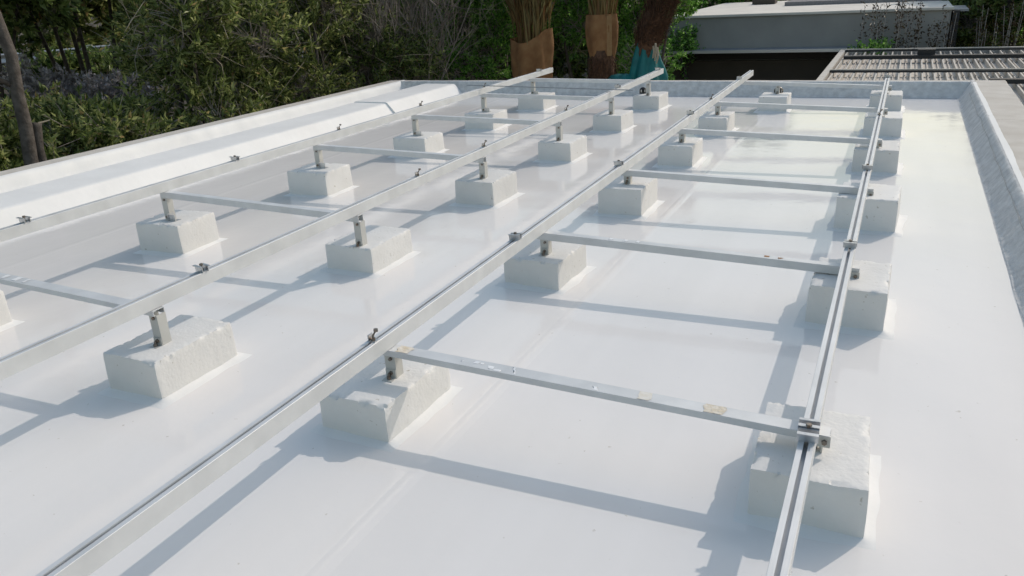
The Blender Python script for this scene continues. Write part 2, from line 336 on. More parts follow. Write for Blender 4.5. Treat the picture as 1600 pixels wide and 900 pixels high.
# ------------------------------------------------------------------ ballast blocks
COLN = {'A': 'leftmost rail', 'B': 'second rail from the left', 'C': 'third rail from the left', 'D': 'rightmost rail'}
ROWN = ['nearest row', 'second row', 'third row', 'fourth row', 'fifth row', 'farthest row']
W0, D0 = .298, .367
BL = {  # x, y, h, dw, dd, yaw
 'A1': (-2.66, .03, .175, .02, -.02, .03), 'A2': (-2.66, 1.385, .1816, .032, -.055, .057), 'A3': (-2.655, 2.747, .1785, .049, -.047, .026),
 'A4': (-2.64, 4.13, .165, .03, -.03, .02), 'A5': (-2.63, 5.44, .16, .03, -.02, 0), 'A6': (-2.60, 6.68, .16, .02, 0, 0),
 'B1': (-1.302, .086, .163, -.02, .033, .011), 'B2': (-1.33, 1.485, .146, .0035, .016, -.014), 'B3': (-1.296, 2.832, .170, -.008, 0, -.02),
 'B4': (-1.284, 4.207, .1615, -.006, .003, -.023), 'B5': (-1.29, 5.537, .157, -.008, .004, -.018), 'B6': (-1.285, 6.823, .155, -.004, .0015, -.021),
 'C1': (-.323, .145, .140, -.022, .032, -.027), 'C2': (-.312, 1.552, .142, 0, -.019, -.04), 'C3': (-.294, 2.856, .174, -.017, .008, .006),
 'C4': (-.300, 4.22, .165, -.03, 0, 0), 'C5': (-.29, 5.51, .160, -.04, .02, 0), 'C6': (.035, 6.83, .155, -.015, -.02, 0),
 'D1': (1.083, .1815, .1528, -.0036, .018, .032), 'D2': (1.096, 1.5235, .177, -.002, .008, -.02), 'D3': (1.105, 2.89, .189, .0156, -.012, -.04),
 'D4': (1.094, 4.293, .171, -.004, .003, -.009), 'D5': (1.096, 5.635, .1636, -.003, .0026, .012), 'D6': (1.08, 6.98, .16, -.005, -.02, 0)}
def block_mesh(wd, dp, h, seed):
    nx, ny, nz = 34, 42, 17; idx = {}; V = []; F = []
    def vid(i, j, k):
        key = (i, j, k)
        if key in idx: return idx[key]
        p = Vector(((i/nx-.5)*wd, (j/ny-.5)*dp, k/nz*(h+.01)-.01))
        hx, hy = wd/2, dp/2; r = .0035+.004*abs(noise.noise((p*9)+Vector((seed*3.1, 0, 0))))
        c = Vector((max(-hx+r, min(hx-r, p.x)), max(-hy+r, min(hy-r, p.y)), min(h-r, p.z))); dd = p-c
        if dd.length > r and p.z > 0: p = c+dd.normalized()*r
        s = Vector((seed*7.7, seed*1.3, 0))
        p += noise.noise_vector(p*5+s)*.0035+noise.noise_vector(p*38+s)*.0007
        # chipped upper edges and corners
        et = max(0, 1-(h-p.z)/.022); es = max(0, 1-min(hx-abs(p.x), hy-abs(p.y))/.022)
        if et > 0 and es > 0:
            ch = (max(0, noise.noise(p*24+s)-.1)*.009+max(0, noise.noise(p*85+s))*.007)*min(et, es)*2
            p -= Vector((math.copysign(ch*.5, p.x), math.copysign(ch*.5, p.y), ch*.7))
        # slight batter
        kz = max(0, p.z/h); p.x *= 1-.012*kz; p.y *= 1-.012*kz
        idx[key] = len(V); V.append(p); return idx[key]
    for i in range(nx):
        for j in range(ny): F.append((vid(i, j, nz), vid(i+1, j, nz), vid(i+1, j+1, nz), vid(i, j+1, nz)))
    for i in range(nx):
        for k in range(nz):
            F.append((vid(i, 0, k), vid(i+1, 0, k), vid(i+1, 0, k+1), vid(i, 0, k+1))); F.append((vid(i+1, ny, k), vid(i, ny, k), vid(i, ny, k+1), vid(i+1, ny, k+1)))
    for j in range(ny):
        for k in range(nz):
            F.append((vid(0, j+1, k), vid(0, j, k), vid(0, j, k+1), vid(0, j+1, k+1))); F.append((vid(nx, j, k), vid(nx, j+1, k), vid(nx, j+1, k+1), vid(nx, j, k+1)))
    me = bpy.data.meshes.new('block'); me.from_pydata(V, [], F); me.update(); me.polygons.foreach_set('use_smooth', [True]*len(F)); me.set_sharp_from_angle(angle=R(32)); return me
def fillet_mesh(wd, dp, seed):
    mb = MB(); P = []; hx, hy = wd/2, dp/2; n = 14
    for (ax, ay, bx, by) in ((-hx, -hy, hx, -hy), (hx, -hy, hx, hy), (hx, hy, -hx, hy), (-hx, hy, -hx, -hy)):
        for i in range(n): P.append((ax+(bx-ax)*i/n, ay+(by-ay)*i/n))
    m_ = len(P)
    for lay, (o, z) in enumerate(((-.022, .020), (-.003, .013), (.008, .007), (.022, .003), (.044, -.002))):
        for (x, y) in P:
            l = math.hypot(x/hx, y/hy); nzv = noise.noise((x*9+seed*3, y*9, seed)); oo = o*(1+.3*nzv*(lay > 1))
            ex = math.copysign(1, x)*oo if abs(abs(x)-hx) < 1e-6 else 0; ey = math.copysign(1, y)*oo if abs(abs(y)-hy) < 1e-6 else 0
            mb.v.append((x+ex, y+ey, z*(1+.5*nzv) if z > 0 else z))
    for q in range(4):
        for i in range(m_): mb.f.append((q*m_+i, (q+1)*m_+i, (q+1)*m_+(i+1) % m_, q*m_+(i+1) % m_))
    return mb
for s_, (k, (x, y, h, dw, dd_, ya)) in enumerate(BL.items()):
    c, r = k[0], int(k[1])
    lab = f'white painted concrete block under the {COLN[c]}, in the {ROWN[r-1]}'
    if k == 'A1': lab = 'white concrete block cut off by the left picture edge, only its corner showing'
    if k == 'C6': lab = 'small white concrete block in the farthest row, between the third and rightmost rails'
    root = thing('ballast_block', lab, 'concrete block', (x, y, 0), 'ballast blocks carrying the rails')
    b = finish('block', block_mesh(W0+dw, D0+dd_, h, s_+1), M['block'], None); b.parent = root
    f = fillet_mesh(W0+dw, D0+dd_, s_+1).build('base_fillet', M['kerb'], None, smooth=True, fixn=True); f.parent = root
    root.rotation_euler.z = ya

# ------------------------------------------------------------------ rails
RX = dict(A=-2.6545, B=-1.2854, C=-.303, D=1.0776); RZ = dict(A=.412, B=.365, C=.301, D=.2675)
RDX = dict(A=.0001, B=-.0008, C=.0, D=-.0008); RDZ = dict(A=-.0026, B=.0013, C=.0053, D=.0043)
RW, RH, YS = .040, .055, -2.4
YE = dict(A=7.28, B=7.29, C=7.37, D=7.13)
def rp(r, y, ox=0, oz=0): return Vector((RX[r]+RDX[r]*y+ox, y, RZ[r]+RDZ[r]*y+oz))
a = RW/2; sw = .0055
PROF = [(-a, -RH), (a, -RH), (a, -.0008), (a-.0008, 0), (sw, 0), (sw, -.004), (.0085, -.004), (.0085, -.020), (-.0085, -.020), (-.0085, -.004), (-sw, -.004), (-sw, 0), (-a+.0008, 0), (-a, -.0008)]
CL = {'A': [(.49, 'c'), (1.94, 'c'), (3.05, 's'), (4.25, 's'), (5.49, 's'), (6.9, 'c')],
      'B': [(.30, 'c'), (1.97, 's'), (2.82, 's'), (4.32, 's'), (5.68, 'c'), (7.12, 'c')],
      'C': [(.075, 's'), (1.20, 'c'), (2.69, 'c'), (4.52, 'c'), (5.30, 's'), (6.63, 'c')],
      'D': [(.02, 'd'), (1.58, 'c'), (3.02, 'c'), (4.86, 's'), (7.06, 'c')]}
RL = {'A': 'long aluminium mounting rail, leftmost of the four', 'B': 'long aluminium mounting rail, second from the left',
      'C': 'long aluminium mounting rail crossing the middle, third from the left', 'D': 'bright slotted aluminium mounting rail, rightmost of the four'}
def hex_(mb, c, r, h): mb.tube([Vector(c), Vector(c)+Vector((0, 0, h))], r, 6)
for r in 'ABCD':
    root = thing('mounting_rail', RL[r], 'rail', rp(r, 2.5, 0, -RH), 'mounting rails')
    mb = MB(); p0, p1 = rp(r, YS), rp(r, YE[r]); mb.extrude(PROF, p0, p1, (1, 0, 0), (0, 0, 1)); mb.build('rail_channel', M['alu_y'], root, fixn=True)
    for (y, kd) in CL[r]:
        p = rp(r, y); rz = random.uniform(-.25, .25); T = Matrix.Translation(p) @ Matrix.Rotation(rz, 4, 'Z')
        cb = MB()
        if kd in 'cd':
            for q in ((0,) if kd == 'c' else (-.022, .020)):
                w_ = .052
                cb.box((0, q, .002), (w_*.8, .026, .004), M=T); cb.box((0, q-.013, .013), (w_, .003, .026), M=T); cb.box((0, q+.013, .011), (w_, .003, .022), M=T)
                cb.box((0, q-.019, .0255), (w_, .013, .003), M=T); cb.box((0, q+.0185, .0215), (w_, .011, .003), M=T)
            co = cb.build('panel_clamp', M['zinc'], root)
            bb = MB(); hex_(bb, T @ Vector((0, 0, .004)), .0065, .007); bb.tube([T @ Vector((0, 0, -.01)), T @ Vector((0, 0, .03))], .0035, 6)
            hex_(bb, T @ Vector((0, 0, .024)), .0075, .008)
        else:
            cb.box((0, 0, .0015), (.030, .024, .003), M=T); cb.box((-.011, 0, .012), (.003, .024, .022), M=T)
            co = cb.build('panel_clamp', M['zinc'], root)
            bb = MB(); bb.tube([T @ Vector((0, 0, -.01)), T @ Vector((.002, 0, .020)), T @ Vector((.012, .005, .038))], .0042, 6); hex_(bb, T @ Vector((.012, .005, .034)), .008, .009)
            hex_(bb, T @ Vector((0, 0, .003)), .009, .007)
        bo = bb.build('bolt', M['bolt'], None); bo.parent = co      # vertices are in world space and the clamp's own frame is the world's

# ------------------------------------------------------------------ cross beams with their posts
rowsA = {1: .035, 2: 1.345, 3: 2.76, 4: 4.12, 5: 5.45, 6: 6.70}
rowsC = {1: .15, 2: 1.50, 3: 2.82, 4: 4.20, 5: 5.52, 6: 6.90}
def post(root, x, y, z0, z1, open_front, foot, side=1):
    t = .0035; hw = .021; mb = MB()
    if z1-z0 > .02:
        if open_front: prof = [(-hw, -hw), (-hw+.009, -hw), (-hw+.009, -hw+t), (-hw+t, -hw+t), (-hw+t, hw-t), (hw-t, hw-t), (hw-t, -hw+t), (hw-.009, -hw+t), (hw-.009, -hw), (hw, -hw), (hw, hw), (-hw, hw)]
        else: prof = [(-hw, -hw), (hw, -hw), (hw, hw), (hw-t, hw), (hw-t, -hw+t), (-hw+t, -hw+t), (-hw+t, hw), (-hw, hw)]
        mb.extrude(prof, (x, y, z0), (x, y, z1), (1, 0, 0), (0, .62 if open_front else 1, 0)); po = mb.build('post', M['alu_z'], root, fixn=True)
    else: po = None
    fb = MB()
    if foot:
        fx = x+side*(hw+.002); L_ = .056
        fb.box((fx+side*L_/2, y-hw+.003, z0+.0025), (L_, .046, .004)); fb.box((fx+side*.001, y-hw+.003, z0+.024), (.004, .046, .044)); fb.box((fx+side*L_/2-.004, y-hw-.012, z0+.021), (L_, .004, .042))
    else:
        fb.box((x, y-hw-.016, z0+.0022), (.040, .034, .004)); fb.box((x, y-hw-.002, z0+.017), (.040, .0035, .034))
    fo = fb.build('foot_bracket', M['zinc'] if foot else M['alu_z'], root)
    bb = MB(); hex_(bb, (x+(side*.03 if foot else 0), y-hw-(.0 if foot else .017), z0+.004), .008, .010); bb.tube([(x+(side*.03 if foot else 0), y-hw-(.0 if foot else .017), z0), (x+(side*.03 if foot else 0), y-hw-(.0 if foot else .017), z0+.024)], .004, 6)
    bb.cyl((x+.002, y-hw-.006, z0+.022), .008, .010, 6, 'Y'); bb.build('bolt', M['bolt'], root)
    # bolt where beam meets post
    if po:
        b2 = MB(); b2.cyl((x+.004, y-hw-.004, z1-.012), .0065, .008, 6, 'Y'); b2.build('bolt', M['bolt'], root)
beams = {}
for pair, rows in (('AB', rowsA), ('CD', rowsC)):
    l, rr = pair
    for k, y in rows.items():
        zl = rp(l, y).z-RH-.001; zr = rp(rr, y).z-RH-.001
        x0 = rp(l, y).x-(.02 if l == 'A' else .022); x1 = rp(rr, y).x+(.028 if rr == 'B' else .048)
        if k == 6 and pair == 'CD': x0 = rp(l, y).x-.01
        lab = f'aluminium cross beam on posts joining the two {"left" if l == "A" else "right"} rails, in the {ROWN[k-1]}'
        root = thing('cross_beam', lab, 'cross beam', ((x0+x1)/2, y, 0), 'cross beams tying the rails together')
        BT, BW = (.022, .052) if k == 1 else (.036, .041)      # the nearest pair are flatter sections
        sl_ = (zr-zl)/(rp(rr, y).x-rp(l, y).x)
        pa = Vector((x0, y, zl+(x0-rp(l, y).x)*sl_)); pb = Vector((x1, y, zr+(x1-rp(rr, y).x)*sl_))
        t = .0025; hb = BW/2
        prof = [(-hb, 0), (hb, 0), (hb, -BT), (hb-.009, -BT), (hb-.009, -BT+t), (hb-t, -BT+t), (hb-t, -t), (-hb+t, -t), (-hb+t, -BT+t), (-hb+.009, -BT+t), (-hb+.009, -BT), (-hb, -BT)]
        mb = MB(); mb.extrude(prof, pa, pb, (0, 1, 0), (0, 0, 1)); mb.build('beam_channel', M['alu_x'], root, fixn=True)
        beams[(pair, k)] = (root, pa, pb)
        kl, kr = l+str(k), rr+str(k)
        xl = rp(l, y).x+(.004 if l == 'A' else .018); xr = rp(rr, y).x+(.012 if rr == 'B' else 0)
        if kl == 'C6': xl = BL['C6'][0]+.01
        post(root, xl, y, BL[kl][2]-.002, pa.z+(xl-pa.x)*sl_-BT+.001, False, l == 'A', 1)
        if rr == 'B': post(root, xr, y+.002, BL[kr][2]-.002, pa.z+(xr-pa.x)*sl_-BT+.001, False, False)
        else:
            c = MB(); xe = x1-.006; z0 = BL[kr][2]-.002; z1 = pb.z-BT
            c.box((xe-.012, y-.004, (z0+z1)/2+.010), (.004, .036, z1-z0+.020)); c.box((xe-.026, y-.004, z0+.0022), (.032, .036, .004)); c.box((xe-.008, y-.026, z1+.004), (.034, .003, .034))
            c.build('end_cleat', M['alu_z'], root)
            bb = MB(); bb.cyl((xe-.006, y-.030, z1+.004), .0075, .010, 6, 'Y'); hex_(bb, (xe-.030, y-.004, z0+.004), .007, .008); bb.build('bolt', M['bolt'], root)
            # packing leg at the rail itself so the beam bears on the block
            c2 = MB(); c2.box((xr-.004, y, (z0+z1)/2), (.034, .034, max(.012, z1-z0))); c2.build('packing_spacer', M['alu_z'], root)

def patch(parent, pa, pb, f0, f1, m, name='tape_patch', v0=-.45, v1=.45, lift=.0012, label=None, curl=0., skew=0.):
    d_ = pb-pa; n = 10; k = 4; mb = MB()
    for i in range(n+1):
        for j in range(k+1):
            v = v0+(v1-v0)*j/k; f = f0+(f1-f0)*i/n-skew*v
            e = noise.noise((f*60, v*5, 1.3)); q = pa+d_*f+Vector((e*.012*(i in (0, n)), v*(.052 if abs(pa.y) < .5 else .041), lift+curl*abs(i/n-.5)*2+.0006*e)); mb.v.append(q)
    mb.f = [(i*(k+1)+j, (i+1)*(k+1)+j, (i+1)*(k+1)+j+1, i*(k+1)+j+1) for i in range(n) for j in range(k)]
    o = mb.build(name, m, parent, smooth=True)
    if label: o['label'] = label
    return o
rt, pa, pb = beams[('CD', 1)]
patch(rt, pa, pb, .045, .082, M['tape'], label='rough tan glue residue at the post end')
patch(rt, pa, pb, .630, .655, M['tape2'], label='faded tape scrap'); patch(rt, pa, pb, .765, .805, M['tape'], label='square tan tape scrap')
for (f, w_, a0, b0, sk) in ((.245, .010, .0, .3, 0), (.262, .008, .05, .25, 0), (.285, .012, -.3, .05, .01), (.305, .016, -.42, -.2, 0), (.345, .004, -.4, .4, .02), (.53, .010, -.4, .0, .02), (.215, .005, -.1, .1, 0)):
    patch(rt, pa, pb, f, f+w_, M['film'], 'film_scrap', a0, b0, .0007, skew=sk)
rt, pa, pb = beams[('CD', 2)]
patch(rt, pa, pb, .735, .752, M['rust'], 'rust_spot', -.1, .3); patch(rt, pa, pb, .775, .787, M['rust'], 'rust_spot', -.2, .1)
for f in (.25, .3, .34): patch(rt, pa, pb, f, f+.012, M['film'], 'film_scrap', -.2, .4)
rt, pa, pb = beams[('AB', 1)]
for (f, w_) in ((.36, .012), (.41, .02), (.455, .008)): patch(rt, pa, pb, f, f+w_, M['film'], 'film_scrap', -.3, .4, .0016)

# loose strip lying across the two left rails
mb = MB(); pA = Vector((-2.80, 5.40, rp('A', 5.4).z+.030)); pB = Vector((-1.06, 5.42, rp('B', 5.4).z+.012))
mb.extrude([(-.016, 0), (.016, 0), (.016, .004), (-.016, .004)], pA, pB, (0, 1, 0), (0, 0, 1))
tag(mb.build('metal_strip', M['darkbar'], fixn=True), 'thin dark metal strip lying across the two left rails near the back', 'metal strip')
# black slotted vent caps
for (x, y, z, lab) in ((-1.385, 6.86, .153, 'black slotted dome cap standing left of the post on a far block'), (.045, 6.985, .0, 'black dome cap behind the post between the third and rightmost rails')):
    root = thing('vent_cap', lab, 'vent cap', (x, y, z), 'black vent caps')
    mb = MB(); n = 16; h0 = .0 if z else .175
    prof = [(.040, 0), (.040, .022), (.037, .042), (.028, .058), (.014, .066), (.001, .068)]
    if not z: prof = [(.05, 0)]+[(.05, .13)]+[(a_*1.2, b_*1.1+.14) for a_, b_ in prof]
    V = [(x+r_*math.cos(2*math.pi*k/n), y+r_*math.sin(2*math.pi*k/n), z+zz) for (r_, zz) in prof for k in range(n)]
    F = [(i*n+k, i*n+(k+1) % n, (i+1)*n+(k+1) % n, (i+1)*n+k) for i in range(len(prof)-1) for k in range(n)]+[tuple(range((len(prof)-1)*n, len(prof)*n))]
    mb.add(V, F); mb.build('dome', M['black'], root, smooth=True)
    zt = z+(.03 if z else .175)
    for q in range(6):
        an = q*math.pi/3+.3; sb = MB(); sb.box((x+.0385*math.cos(an)*(1 if z else 1.2), y+.0385*math.sin(an)*(1 if z else 1.2), zt), (.004, .010, .026), an); sb.build('slot', M['zinc'], root)

# ------------------------------------------------------------------ neighbouring building behind
b_ = thing('flat_roofed_building', 'grey flat roofed building with pale roof and dark canopy recess behind the palms', 'building', (-1, 17, -3.2))
mb = MB(); mb.box((-.95, 20.5, -1.42), (5.82, 7, 3.62)); mb.build('wall', M['gwall'], b_)
mb = MB(); mb.box((-.95, 20.5, .41), (5.9, 7.08, .03)); mb.build('roof', M['roofw'], b_)
mb = MB(); mb.box((-.95, 17.09, .435), (5.9, .22, .02)); mb.build('roof_edge', M['roofw'], b_)
mb = MB(); mb.box((.75, 22.1, .47), (4.9, 3.2, .10)); mb.build('raised_roof_slab', M['roofg'], b_)
mb = MB(); mb.box((-2.45, 22.2, .50), (.6, .5, .12)); mb.build('roof_hatch', M['brown'], b_)
mb = MB(); mb.box((-1.78, 16.72, -.30), (4.3, .62, .05)); mb.build('canopy', M['eave'], b_)
mb = MB(); mb.box((-1.78, 16.40, -.298), (4.3, .02, .062)); mb.build('canopy_lip', M['eavelip'], b_)
mb = MB(); mb.box((-1.78, 16.985, -.43), (4.28, .026, .20)); mb.build('painted_recess_shade', M['dark'], b_)  # flat dark board paints in the shade of the recess below the canopy
mb = MB(); mb.box((-1.78, 16.93, -1.9), (4.28, .10, 2.72)); mb.build('lower_cladding', M['brown'], b_)
mb = MB(); mb.box((2.05, 17.6, -1.42), (.12, 1.3, 3.6)); mb.build('dark_fin_wall', M['dark'], b_)
mb = MB(); mb.box((2.12, 17.9, .37), (.30, 1.5, .04)); mb.build('fin_cap', M['eave'], b_)

# ------------------------------------------------------------------ ribbed lean-to roof at the right
pz = -.34
pg = thing('ribbed_roof', 'tan ribbed sheet roof with dark cross bars beyond the back right corner', 'roof', (3, 13, -3.2))
PX0, PX1, PY0, PY1 = .08, 7.6, 8.1, 15.95
mb = MB(); mb.box(((PX0+PX1)/2, (PY0+PY1)/2, pz-.02), (PX1-PX0, PY1-PY0, .03)); mb.build('roof_sheet', M['sheet'], pg)
mb = MB(); mb.extrude([(-.016, 0), (.016, 0), (.011, .07), (-.011, .07)], (0, PY0, 0), (0, PY1, 0), (1, 0, 0), (0, 0, 1)); rib0 = mb.build('rib', M['sheet'], None, fixn=True)
x = PX0+.10; first = True
while x < PX1-.05:
    o = rib0 if first else rib0.copy()
    if not first: COL.objects.link(o)
    first = False; o.parent = pg; o.matrix_parent_inverse = Matrix.Translation(-pg.location); o.location = (x, 0, pz-.004); x += .163
mb = MB(); mb.extrude([(-.010, 0), (.010, 0), (.006, .028), (-.006, .028)], (0, PY0, 0), (0, PY1, 0), (1, 0, 0), (0, 0, 1)); rib1 = mb.build('minor_rib', M['sheet'], None, fixn=True)
x = PX0+.18; first = True
while x < PX1-.05:
    o = rib1 if first else rib1.copy()
    if not first: COL.objects.link(o)
    first = False; o.parent = pg; o.matrix_parent_inverse = Matrix.Translation(-pg.location); o.location = (x, 0, pz-.004); x += .163
mb = MB(); mb.box((PX0, (PY0+PY1)/2, pz+.03), (.10, PY1-PY0, .12)); mb.build('edge_flashing', M['sheet'], pg)
mb = MB(); mb.box(((PX0+PX1)/2, PY1+.03, pz+.03), (PX1-PX0+.1, .06, .14)); mb.build('edge_flashing', M['sheet'], pg)
for (y, wd, hh, x0) in ((12.35, .10, .03, PX0+.05), (14.35, .15, .06, PX0+.12), (15.75, .10, .03, PX0+.05), (11.05, .14, .06, 2.3)):
    mb = MB(); mb.box(((x0+PX1)/2, y, pz+.069+hh/2), (PX1-x0, wd, hh)); cbr = mb.build('cross_bar', M['dark'], pg)
    if hh < .05:
        mb = MB(); mb.box(((x0+PX1)/2, y+.03, pz+.072+hh+.006), (PX1-x0, .05, .012)); o = mb.build('bar_cap', M['sheet'], None); o.parent = cbr
mb = MB(); mb.box((1.55, 14.45, pz+.17), (.28, .16, .10)); mb.build('junction_box', M['dark'], pg)
for (x, y) in ((.3, 15.6), (4, 15.6), (7.3, 15.6), (7.3, 8.5)):
    mb = MB(); mb.box((x, y, -1.77), (.12, .12, 2.82)); mb.build('post', M['dark'], pg)

# ------------------------------------------------------------------ vegetation
def mesh_np(name, V, F, m, parent=None):
    me = bpy.data.meshes.new(name); nv, nf = len(V), len(F); k = F.shape[1]
    me.vertices.add(nv); me.vertices.foreach_set('co', V.astype(np.float32).ravel())
    me.loops.add(nf*k); me.loops.foreach_set('vertex_index', F.astype(np.int32).ravel())
    me.polygons.add(nf); me.polygons.foreach_set('loop_start', np.arange(0, nf*k, k, dtype=np.int32)); me.polygons.foreach_set('loop_total', np.full(nf, k, dtype=np.int32))
    me.update(calc_edges=True)
    return finish(name, me, m, parent)
def nrm(a): return a/np.maximum(1e-9, np.linalg.norm(a, axis=-1, keepdims=True))
def leaves(P, Dr, length, width, r, fold=.25):
    """folded lance leaves: base points P, direction Dr"""
    n = len(P); Dr = nrm(Dr); S = nrm(np.cross(Dr, r.normal(size=(n, 3)))); Nn = np.cross(S, Dr)
    L = (length*r.uniform(.45, 1.4, n))[:, None]; Wd = (width*r.uniform(.7, 1.25, n))[:, None]
    V = np.stack([P, P+Dr*L*.45+S*Wd*.5+Nn*Wd*fold, P+Dr*L-Nn*L*.12, P+Dr*L*.45-S*Wd*.5+Nn*Wd*fold], 1).reshape(-1, 3)
    i = np.arange(n)[:, None]*4
    F = np.concatenate([i+np.array([[0, 1, 2]]), i+np.array([[0, 2, 3]])], 1).reshape(-1, 3)
    return V, F
def tri_tubes(A, B, ra, rb):
    n = len(A); d_ = nrm(B-A); s = nrm(np.cross(d_, np.array([.3, .5, .81]))); t_ = np.cross(d_, s); V = []
    for k in range(3):
        c = math.cos(2.0944*k); q = math.sin(2.0944*k); o = s*c+t_*q
        V += [A+o*ra[:, None], B+o*rb[:, None]]
    V = np.stack(V, 1).reshape(-1, 3); i = np.arange(n)[:, None]*6
    F = np.concatenate([i+np.array([[2*k, 2*((k+1) % 3), 2*((k+1) % 3)+1, 2*k+1]]) for k in range(3)], 1).reshape(-1, 4)
    return V, F
def shrub(name, label, cat, c, rad, ztop, m, seed, nclump=260, per=26, ll=.085, lw=.022, zlow=-1.2, group=None, bare=0, dome=1., twigm='deadtwig'):
    """bush or tree: trunk and limbs from the ground, crown of leafy twigs in an uneven volume"""
    r = np.random.default_rng(seed); gx, gy = c; gz = ground_z(gx, gy)
    root = thing(name, label, cat, (gx, gy, gz), group)
    nclump = int(nclump*1.45); lw *= 1.35
    if group == FG: ll *= 1.25; lw *= 1.3; nclump = int(nclump*1.25)
    zc = (ztop+zlow)/2; hz = (ztop-zlow)/2
    # lumpy crown: several lobes
    nl = 12; lob = np.stack([r.uniform(-.62, .62, nl)*rad, r.uniform(-.62, .62, nl)*rad, zc+r.uniform(-.75, .72, nl)*hz], 1); lr = r.uniform(.38, .62, nl)
    li = r.integers(0, nl, nclump); dv = nrm(r.normal(size=(nclump, 3))); rr = r.uniform(.35, 1, nclump)**.6
    C = lob[li]+dv*(rr*lr[li]*rad)[:, None]*np.array([1, 1, 1.1]); C[:, 2] = np.minimum(C[:, 2], ztop-r.uniform(0, .3, nclump)); C += np.array([gx, gy, 0])
    out = nrm(C-np.array([gx, gy, zc-.6*hz])); tw = nrm(out+r.normal(size=(nclump, 3))*.55+np.array([0, 0, .25])); tl = r.uniform(.18, .42, nclump)
    s = r.uniform(.1, 1, (nclump, per)); P = C[:, None]+tw[:, None]*(s*tl[:, None])[..., None]+r.normal(size=(nclump, per, 3))*.018
    Dl = tw[:, None]*.75+r.normal(size=(nclump, per, 3))*.6
    V, F = leaves(P.reshape(-1, 3), Dl.reshape(-1, 3), ll, lw, r)
    mesh_np('crown', V, F, m, root)
    # limbs
    mb = MB(); ns = 5; tops = []
    for q in range(ns):
        an = r.uniform(0, 6.28); t_ = lob[q]+np.array([gx, gy, 0]); b0 = np.array([gx+.12*math.cos(an), gy+.12*math.sin(an), gz-.05]); md = (b0+t_)/2+r.normal(size=3)*.15
        mb.tube([b0, (b0+md)/2+r.normal(size=3)*.05, md, (md+t_)/2+r.normal(size=3)*.06, t_], [.06, .05, .042, .03, .016], 6); tops.append((md, t_))
    mb.build('trunk', M['bark'], root, smooth=True)
    k = r.integers(0, nl, nclump); A = lob[li]+np.array([gx, gy, 0])+r.normal(size=(nclump, 3))*.08
    V, F = tri_tubes(A, C+tw*tl[:, None]*.9, np.full(nclump, .008), np.full(nclump, .003)); mesh_np('branches', V, F, M['twig'], root)
    if bare:
        A = C[r.integers(0, nclump, bare)]+r.normal(size=(bare, 3))*.1; Dd = nrm(r.normal(size=(bare, 3))*np.array([1, 1, .6])+np.array([.35, 0, -.5])); l_ = r.uniform(.25, .9, bare)
        mid = A+Dd*l_[:, None]*.5+r.normal(size=(bare, 3))*.03; B = A+Dd*l_[:, None]+np.array([0, 0, -.08])
        V1, F1 = tri_tubes(A, mid, np.full(bare, .006), np.full(bare, .0045)); V2, F2 = tri_tubes(mid, B, np.full(bare, .0045), np.full(bare, .002))
        mesh_np('bare_twigs', np.concatenate([V1, V2]), np.concatenate([F1, F2+len(V1)]), M[twigm], root)
    return root

HG = 'bushes along the left side of the roof'; BG = 'bushes behind the back parapet'; FG = 'trees standing far behind'
LO, LD, LG = M['leaf_olive'], M['leaf_dark'], M['leaf_green']
# left hedge, from the picture's left edge to the back corner
shrub('bush', 'olive green lance-leaved bush low at the far left behind the leaning trunk', 'bush', (-7.6, 3.1), .95, .75, LO, 11, 420, 26, .10, .026, -.7, HG)
shrub('bush', 'low olive bush between the cut stump and the guardrail gap', 'bush', (-7.4, 4.6), .9, .16, LO, 12, 420, 26, .10, .026, -.8, HG)
shrub('bush', 'drooping olive bush with many pale bare twigs right of the guardrail gap', 'bush', (-7.35, 6.3), 1.15, 2.1, LO, 13, 560, 26, .105, .022, -.8, HG, bare=170)
shrub('bush', 'dense olive bush leaning over the middle of the left parapet', 'bush', (-7.1, 7.9), 1.15, 2.5, LO, 14, 600, 26, .095, .022, -.8, HG, bare=70)
shrub('bush', 'shadowy dark green bush just left of the bare grey shrub', 'bush', (-7.1, 9.4), 1.05, 2.6, LD, 15, 540, 26, .085, .022, -.8, HG, bare=50)
# back
shrub('bush', 'bright glossy green bush right of the bare grey shrub', 'bush', (-6.35, 11.6), .95, 2.6, LG, 16, 560, 28, .07, .024, -.8, BG)
shrub('bush', 'bright green bush left of the first wrapped palm', 'bush', (-5.55, 12.3), .85, 2.7, LG, 17, 500, 28, .07, .024, -.8, BG, bare=40)
shrub('bush', 'green bush between the first and second wrapped palms', 'bush', (-4.1, 12.7), .85, 2.6, LG, 18, 460, 28, .07, .024, -.9, BG, bare=30)
shrub('bush', 'pale green bush between the second and third wrapped palms', 'bush', (-3.1, 13.0), .75, 2.5, LG, 19, 420, 28, .07, .023, -.9, BG)
# a further row closes the gaps
shrub('tree', 'dark tree at the top left corner behind the leaning trunk', 'tree', (-12.6, 6.2), 1.7, 3.6, LD, 21, 620, 28, .14, .04, 1.0, FG)
shrub('tree', 'dark leafy tree above the guardrail', 'tree', (-13.0, 8.8), 1.9, 3.8, LD, 22, 640, 28, .14, .04, 1.35, FG)
shrub('tree', 'dark tree behind the drooping olive bush', 'tree', (-11.2, 10.8), 1.9, 4.0, LD, 23, 700, 28, .13, .036, -1.2, FG, bare=60)
shrub('tree', 'dark tree seen through the bare grey shrub', 'tree', (-9.6, 13.2), 1.9, 4.0, LD, 24, 700, 28, .13, .036, -1.2, FG, bare=80)
shrub('tree', 'dark tree behind the bright glossy green bush', 'tree', (-8.0, 15.8), 1.9, 4.2, LD, 25, 700, 28, .12, .036, -1.2, FG, bare=80)
shrub('tree', 'dark tree behind the first wrapped palm', 'tree', (-6.2, 16.8), 1.7, 4.0, LD, 26, 640, 28, .11, .034, -1.2, FG, bare=60)
